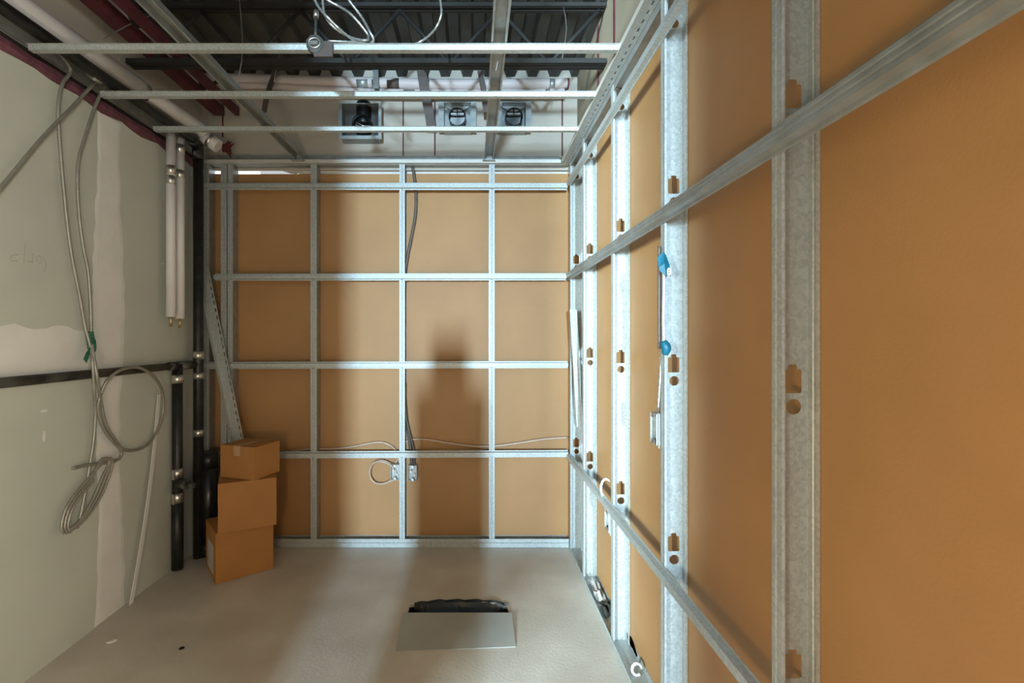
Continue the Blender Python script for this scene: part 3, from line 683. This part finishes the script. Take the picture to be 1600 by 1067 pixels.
# ------------------------------------------------------------------ cardboard boxes
def carton(label, corner, ang, wd, dp, z0, h, sag=0.0, tape=False, lbl=False):
    """corner = nearest bottom corner; wd runs to the right and back at ang, dp to the left and back"""
    root = thing('cardboard_box', (corner[0], corner[1], z0), label, 'box', 'stacked cardboard boxes')
    U = V((math.cos(ang), math.sin(ang), 0)); Wd = V((-math.sin(ang), math.cos(ang), 0)); o = V((corner[0], corner[1], z0)); Z = V((0, 0, 1))
    mtx = Matrix(((U.x, Wd.x, 0, o.x), (U.y, Wd.y, 0, o.y), (0, 0, 1, o.z), (0, 0, 0, 1)))
    bm = bmesh.new(); bmesh.ops.create_cube(bm, size=1)
    for v in bm.verts: v.co = V(((v.co.x+0.5)*wd, (v.co.y+0.5)*dp, (v.co.z+0.5)*(h-0.006)+0.0005))
    bmesh.ops.subdivide_edges(bm, edges=bm.edges, cuts=5, use_grid_fill=True)
    for v in bm.verts:
        x, y, z = v.co; ex = math.sin(PI*z/h)*math.sin(PI*min(max(x/wd, 0), 1)) if y < 1e-4 else 0
        v.co.y -= 0.004*ex
        if z > h-0.02: v.co.z -= sag*math.sin(PI*x/wd)*math.sin(PI*(0.25+0.75*y/dp))
        v.co.x += random.uniform(-0.0008, 0.0008)
    bmesh.ops.transform(bm, matrix=mtx, verts=bm.verts)
    me = bpy.data.meshes.new('body'); bm.to_mesh(me); bm.free(); me.transform(Matrix.Translation(-o)); me.materials.append(M['card'])
    link('body', me, o, root)
    if sag == 0:
        for s0, s1 in ((0, 0.496), (0.504, 1)):
            MB().box((wd*0.004, dp*s0+0.001, h-0.0055), (wd*0.996, dp*s1-0.001, h-0.0015), mtx).build('flap', 'card', root)
    if tape:
        MB().box((0.002, dp*0.42, h-0.0014), (wd-0.002, dp*0.60, h-0.0006), mtx).build('packing_tape', 'tape', root)
        MB().box((-0.0012, dp*0.42, h-0.06), (-0.0002, dp*0.60, h-0.001), mtx).build('packing_tape', 'tape', root)
    if lbl:
        MB().box((-0.0022, dp*0.20, 0.035), (-0.0010, dp*0.78, 0.20), mtx).build('shipping_label', 'label', root)
        mk = bpy.data.objects[root.name]
    return root
cz1 = 0.293
carton('bottom box of the stack, standing on the floor with a pale label', (-1.479, 2.774), math.radians(38.5), 0.318, 0.295, 0.0015, cz1-0.0015, 0, False, True)
carton('middle box of the stack, bulging slightly between the other two', (-1.467, 2.776), math.radians(26), 0.312, 0.305, cz1+0.0005, 0.285, 0.0)
carton('small top box of the stack with tape across its lid', (-1.282, 2.835), math.radians(72), 0.21, 0.255, cz1+0.287, 0.195, 0.0, True)

# ------------------------------------------------------------------ floor plate over the trench
mb = MB(); g = []
q = [(PZ(630, 957, 0.014), PZ(800, 957, 0.018)), (PZ(624, 985, 0.008), PZ(803, 984, 0.010)), (PZ(618.5, 1017, 0.003), PZ(806, 1010, 0.003))]
for a, b in q: g.append([a.lerp(b, k/6) for k in range(7)])
tag(mb.sheet(g, 0.004, (0, 0, -1)).build('steel_plate', 'plate'), 'grey steel plate half covering the trench in the floor', 'plate')
# torn membrane edge behind the plate
mb = MB(); g = []
for k in range(16):
    x = hx0+0.02+(hx1-hx0-0.02)*k/15
    g.append([V((x, hy1-0.03-0.02*abs(k-8)/8, -0.05)), V((x, hy1-0.006-0.03*(abs(k-7.5)/7.5)**3, -0.004)), V((x, hy1+0.004-0.035*(abs(k-7.5)/7.5)**3, 0.006+0.004*math.sin(k*2.1)))])
tag(mb.sheet(g, 0.002, (0, 0, 1)).build('torn_membrane', 'dark'), 'torn dark plastic lining along the back edge of the trench', 'plastic sheet')

# ------------------------------------------------------------------ back wall wiring
YW = YB-0.016
def outlet(cx, cz, y, label, grp, wd=0.058, h=0.105, dep=0.045, ax='y'):
    """open metal outlet box; its open face looks along -ax"""
    root = thing('outlet_box', (cx, y, cz-h/2), label, 'outlet box', grp)
    t = 0.002
    MB().box((cx-wd/2, y+dep-t, cz-h/2), (cx+wd/2, y+dep, cz+h/2)).build('back', 'galv_dull', root)
    for a, b in (((cx-wd/2, y, cz-h/2), (cx-wd/2+t, y+dep-t, cz+h/2)), ((cx+wd/2-t, y, cz-h/2), (cx+wd/2, y+dep-t, cz+h/2)),
                 ((cx-wd/2+t, y, cz-h/2), (cx+wd/2-t, y+dep-t, cz-h/2+t)), ((cx-wd/2+t, y, cz+h/2-t), (cx+wd/2-t, y+dep-t, cz+h/2))):
        MB().box(a, b).build('side', 'galv', root)
    for z in (cz-h/2+0.010, cz+h/2-0.010):
        MB().box((cx-0.008, y-0.001, z-0.008), (cx+0.008, y+0.001, z+0.008)).build('screw_tab', 'clamp', root)
    MB().tube([V((cx-0.012, y+0.01, cz+0.01)), V((cx-0.012, y+dep-0.004, cz+0.01))], 0.008, 8).build('cable_clamp', 'clamp', root)
    MB().tube([V((cx+0.010, y+0.012, cz-0.014)), V((cx+0.010, y+dep-0.004, cz-0.014))], 0.007, 8).build('cable_clamp', 'clamp', root)
    return root
a = P(617, 738, YS+0.01); outlet(a.x, a.z, YS+0.008, 'metal outlet box on the back wall beside the cable coil', 'outlet boxes on the back wall')
a = P(644.5, 739.5, YS+0.01); outlet(a.x, a.z, YS+0.008, 'metal outlet box on the back wall fed by the dark conduit', 'outlet boxes on the back wall')
def BW(l, y=YW): return [P(x, yy, y) for x, yy in l]
t = cable('tan_cable', BW([(438, 708), (480, 702), (520, 701), (550, 698), (575, 693), (595, 691), (610, 696), (621, 707), (624, 722), (620, 735)]), 0.0075, 'tan_cable', False)
tag(t, 'thin pale cable along the back wall left of the outlet boxes', 'cable', 'pale cables on the back wall')
t = cable('tan_cable', BW([(887, 683.5), (850, 686), (810, 692), (775, 696.5), (740, 697), (700, 692), (670, 687), (650, 686), (636, 689), (627, 700), (622, 716), (612, 733)]), 0.0075, 'tan_cable', False)
tag(t, 'thin pale cable along the back wall reaching the right corner', 'cable', 'pale cables on the back wall')
ring = []
for k in range(26):
    an = 0.3+4*PI*k/25*0.94; rr = 20+1.6*(k/25)
    ring.append((597+rr*math.cos(an)+3*k/25, 738-rr*math.sin(an)*0.86+2*math.sin(k)))
t = cable('tan_cable', [P(x, y, YS+0.035+0.0009*i) for i, (x, y) in enumerate(ring)], 0.0068, 'tan_cable', False)
tag(t, 'small double ring of pale cable hanging at the left outlet box', 'cable', 'pale cables on the back wall')
t = cable('flexible_conduit', BW([(645, 262), (648.5, 285), (650, 305), (649, 335), (644, 365), (637, 400), (633, 432), (631, 500), (631, 580), (633, 625), (636, 660), (640, 690), (643, 715), (644, 728)], YW-0.004), 0.0125, 'dark_conduit')
tag(t, 'dark flexible conduit bowing down behind the back wall channels', 'conduit')
t = cable('flexible_conduit', BW([(633, 600), (633, 640), (638, 668), (646, 700), (647.5, 728)], YW-0.02), 0.0085, 'dark_conduit')
tag(t, 'second short dark conduit ending in the right-hand outlet box', 'conduit')
# white scraps of tape at the head of the back board
for px, py, ww, hh, lb in ((458, 267, 34, 5, 'torn pale paper scrap at the top of the back board'), ):
    a = P(px, py, YB-0.004); s_ = YB/F
    MBx = MB().prism([(-ww/2*s_, 0), (ww/2*s_, 0), (4*s_, -hh*s_), (-4*s_, -hh*0.8*s_)], a, (1, 0, 0), (0, 0, 1), (0, 0.002, 0))
    tag(MBx.build('paper_scrap', 'label'), lb, 'paper')

# ------------------------------------------------------------------ right wall details
# leaning strips in the far corner
for k, (xa, ya, xb, yb, wd, lb) in enumerate(((893.5, 483, 904.5, 667, 0.028, 'wider bright steel strip leaning in the right corner'), (899, 484, 908, 665, 0.018, 'narrower bright steel strip leaning in the right corner'))):
    a, b = P(xa, ya, 3.13+0.01*k), P(xb, yb, 3.10+0.01*k)
    tag(MB().bar(a, b, wd, 0.006, (0, 1, 0)).build('steel_strip', 'galv'), lb, 'steel strip', 'strips leaning in the right corner')
# side-mounted boxes on studs
def side_box(xp, yc, z, label, h=0.115, wd=0.05):
    root = thing('outlet_box', (xp, yc, z-h/2), label, 'outlet box', 'metal boxes on the right wall studs')
    t = 0.002; y0, y1 = yc, yc+wd; x0, x1 = xp, xp+0.06
    MB().box((x0, y1-t, z-h/2), (x1, y1, z+h/2)).build('side', 'galv', root)
    MB().box((x0, y0, z-h/2), (x1, y0+t, z+h/2)).build('side', 'galv', root)
    MB().box((x0, y0+t, z-h/2), (x1, y1-t, z-h/2+t)).build('side', 'galv_dull', root)
    MB().box((x0, y0+t, z+h/2-t), (x1, y1-t, z+h/2)).build('side', 'galv_dull', root)
    MB().box((x1-t, y0+t, z-h/2+t), (x1, y1-t, z+h/2-t)).build('back', 'galv_dull', root)
    for zz in (z-h/2+0.008, z+h/2-0.008): MB().box((x0-0.001, y0+0.016, zz-0.008), (x0+0.001, y1-0.016, zz+0.008)).build('screw_tab', 'clamp', root)
    MB().box((x0+0.004, y0-0.012, z-h/2-0.008), (x0+0.007, y0-0.0005, z+h/2+0.004)).build('bracket', 'galv', root)
    MB().tube([V((x0+0.03, y0+0.025, z+h/2)), V((x0+0.03, y0+0.025, z+h/2+0.028))], 0.011, 10).build('connector', 'clamp', root)
    return root
side_box(XR-0.013, 1.670+0.004, zof(670, 1.69), 'metal box on the far side of the blue-taped stud', 0.108, 0.058)
side_box(XR-0.010, 2.272+0.004, zof(815, 2.29), 'metal box low on the stud below the white wire loop', 0.098, 0.07)
t = cable('wire_loop', [P(x, y, 2.40) for x, y in ((953, 752), (947, 748), (941, 753), (939, 764), (942, 776), (949, 788), (956, 797))], 0.006, 'white', False)
tag(t, 'white wire loop bent like a hook beside the lower right stud box', 'wire')
t = cable('armoured_cable', [P(x, y, 2.43) for x, y in ((970, 320), (969.5, 350), (970, 420), (970, 560), (971, 700), (972, 750), (971, 778), (966, 792))], 0.0075, 'bx', step=0.02)
tag(t, 'armoured cable running up behind the stud with the white wire loop', 'cable', 'cables behind the right wall studs')
t = cable('armoured_cable', [P(x, y, 1.80) for x, y in ((1050, -10), (1052, 30), (1054, 150), (1054, 285), (1050, 330), (1044, 420), (1034, 560), (1029, 640))], 0.0085, 'bx', step=0.012)
tag(t, 'armoured cable running up behind the blue-taped stud', 'cable', 'cables behind the right wall studs')
# blue tape bundle on the second stud
Yt = 1.63
bt_ = thing('taped_cable', P(1035, 470, Yt), 'dark ribbed cable end tied with blue tape to a right wall stud', 'cable')
xt = XR-0.012
cable('cable_end', [V((xt, Yt+0.02, zof(y, Yt+0.02))) for y in (385, 420, 470, 510, 545)], 0.006, 'dark_conduit', True, bt_)
MB().tube(spline([P(1037, 400, Yt-0.012), P(1037.5, 450, Yt-0.012), P(1036.5, 500, Yt-0.012), P(1038, 548, Yt-0.012)], 0.02), 0.0045, 8).build('white_sleeve', 'white', bt_)
g = [[P(1027, 402, Yt-0.020), P(1037, 393, Yt-0.026), P(1041, 400, Yt-0.022)], [P(1029, 418, Yt-0.026), P(1038, 412, Yt-0.036), P(1046, 414, Yt-0.026)], [P(1032, 425, Yt-0.026), P(1040, 430, Yt-0.034), P(1048, 432, Yt-0.024)]]
fl = MB().sheet(g, 0.0015, (0, -1, 0)).build('blue_flag', 'blue', bt_)
e = P(1045.3, 424.5, Yt-0.0335)
MB().prism(circ(0, 0, 1, 14), e, V((0.0068, -0.001, 0)), V((0, 0, 0.0135)), V((0, -0.001, 0))).build('white_disc', 'white', fl)
for dz in (0.004, -0.003):
    MB().box((e.x-0.004, e.y-0.0018, e.z+dz-0.0012), (e.x+0.004, e.y-0.0010, e.z+dz+0.0012)).build('print', 'blue', fl)
mb = MB(); mb.tube(spline([P(1036, 533, Yt-0.014), P(1040, 540, Yt-0.016), P(1041, 546, Yt-0.016), P(1039, 554, Yt-0.014)], 0.005), 0.01, 10, True, None)
n_ = len(spline([P(1036, 533, Yt-0.014), P(1040, 540, Yt-0.016), P(1041, 546, Yt-0.016), P(1039, 554, Yt-0.014)], 0.005))
mb = MB(); mb.tube(spline([P(1036, 533, Yt-0.014), P(1040, 540, Yt-0.016), P(1041, 546, Yt-0.016), P(1039, 554, Yt-0.014)], 0.005), 0.01, 10, True, [0.008+0.008*math.sin(PI*(i+0.5)/n_) for i in range(n_)])
mb.build('blue_wrap', 'blue', bt_)
# scraps in the right floor track
def scrap(px, py, wd, ln, hgt, m, label, seed):
    rnd = random.Random(seed); c = PZ(px, py, 0.004); g = []
    c.x = max(c.x, XR+0.012)
    for i in range(6):
        g.append([V((min(c.x+wd*(j/5), XB-0.004), c.y+ln*(i/5-0.5)+rnd.uniform(-.01, .01), 0.0045+hgt*rnd.random()*(1 if 0 < i < 5 else 0.4))) for j in range(6)])
    tag(MB().sheet(g, 0.001, (0, 0, 1)).build('plastic_scrap', m), label, 'scrap', 'scraps in the right floor track')
scrap(925, 925, 0.055, 0.22, 0.05, 'film', 'crumpled clear plastic scrap on the floor between the two far studs', 1)
scrap(940, 955, 0.05, 0.12, 0.04, 'soil', 'dark crumbled debris on the floor track before the white wire stud', 2)
scrap(985, 1005, 0.06, 0.20, 0.045, 'film', 'crumpled clear plastic scrap on the floor in front of the boxed stud', 3)
c = P(996, 1050, 2.02); th = [V((c.x+0.02*math.cos(a_/14*2*PI*0.82+0.3), c.y+0.008*math.sin(a_/7), 0.030+0.026*math.sin(a_/14*2*PI*0.82+0.3))) for a_ in range(15)]
tag(MB().tube(th, 0.006, 8).build('cable_offcut', 'white'), 'small curled white cable offcut at the foot of the right wall', 'offcut')
# small litter on the floor
for px, py, sz, m, lb in ((175, 1003, 0.018, 'white', 'tiny white plaster crumb on the floor near the left wall'), (284, 1014, 0.010, 'dark', 'tiny dark crumb on the open floor')):
    c = PZ(px, py, 0.0)
    tag(MB().prism([(-1, -0.4), (0.2, -0.6), (1, 0.1), (0.3, 0.7), (-0.6, 0.5)], c+V((0, 0, 0.0015)), V((sz, sz*0.4, 0)), V((-sz*0.3, sz, 0)), V((0, 0, 0.006))).build('floor_crumb', m), lb, 'debris')
# small white paint fleck on the lowest right channel

tag(MB().prism([(3.13, 2.57), (3.25, 2.57), (3.25, 1.95), (3.20, 1.95)], (XL+0.0015, 0, 0), (0, 1, 0), (0, 0, 1), (0.0012, 0, 0)).build('steel_offcut', 'galv'), 'tapering galvanized sheet offcut high in the left corner behind the riser', 'steel sheet')
# unseen blocks added behind the camera, shaped to cast a standing person's shadow
for (x0, x1, z0, z1, lb) in ((-0.41, -0.08, 0.002, 1.30, 'tall unseen block added behind the viewpoint to cast the body shadow'), (-0.33, -0.16, 1.302, 1.53, 'small unseen block added on the tall one to cast the head shadow')):
    cr = thing('shadow_blocker', ((x0+x1)/2, -0.47, z0), lb, 'light blocker')
    MB().box((x0+0.012, -0.608, z0), (x1-0.012, -0.332, z1-0.014)).build('body', 'card', cr)
    MB().box((x0, -0.62, z1-0.014), (x1, -0.32, z1)).build('lid', 'card', cr)
    for xa in (x0, x1-0.05):
        for ya in (-0.62, -0.332): MB().box((xa, ya, z0), (xa+0.05, ya+0.012, z1-0.014)).build('batten', 'card', cr)
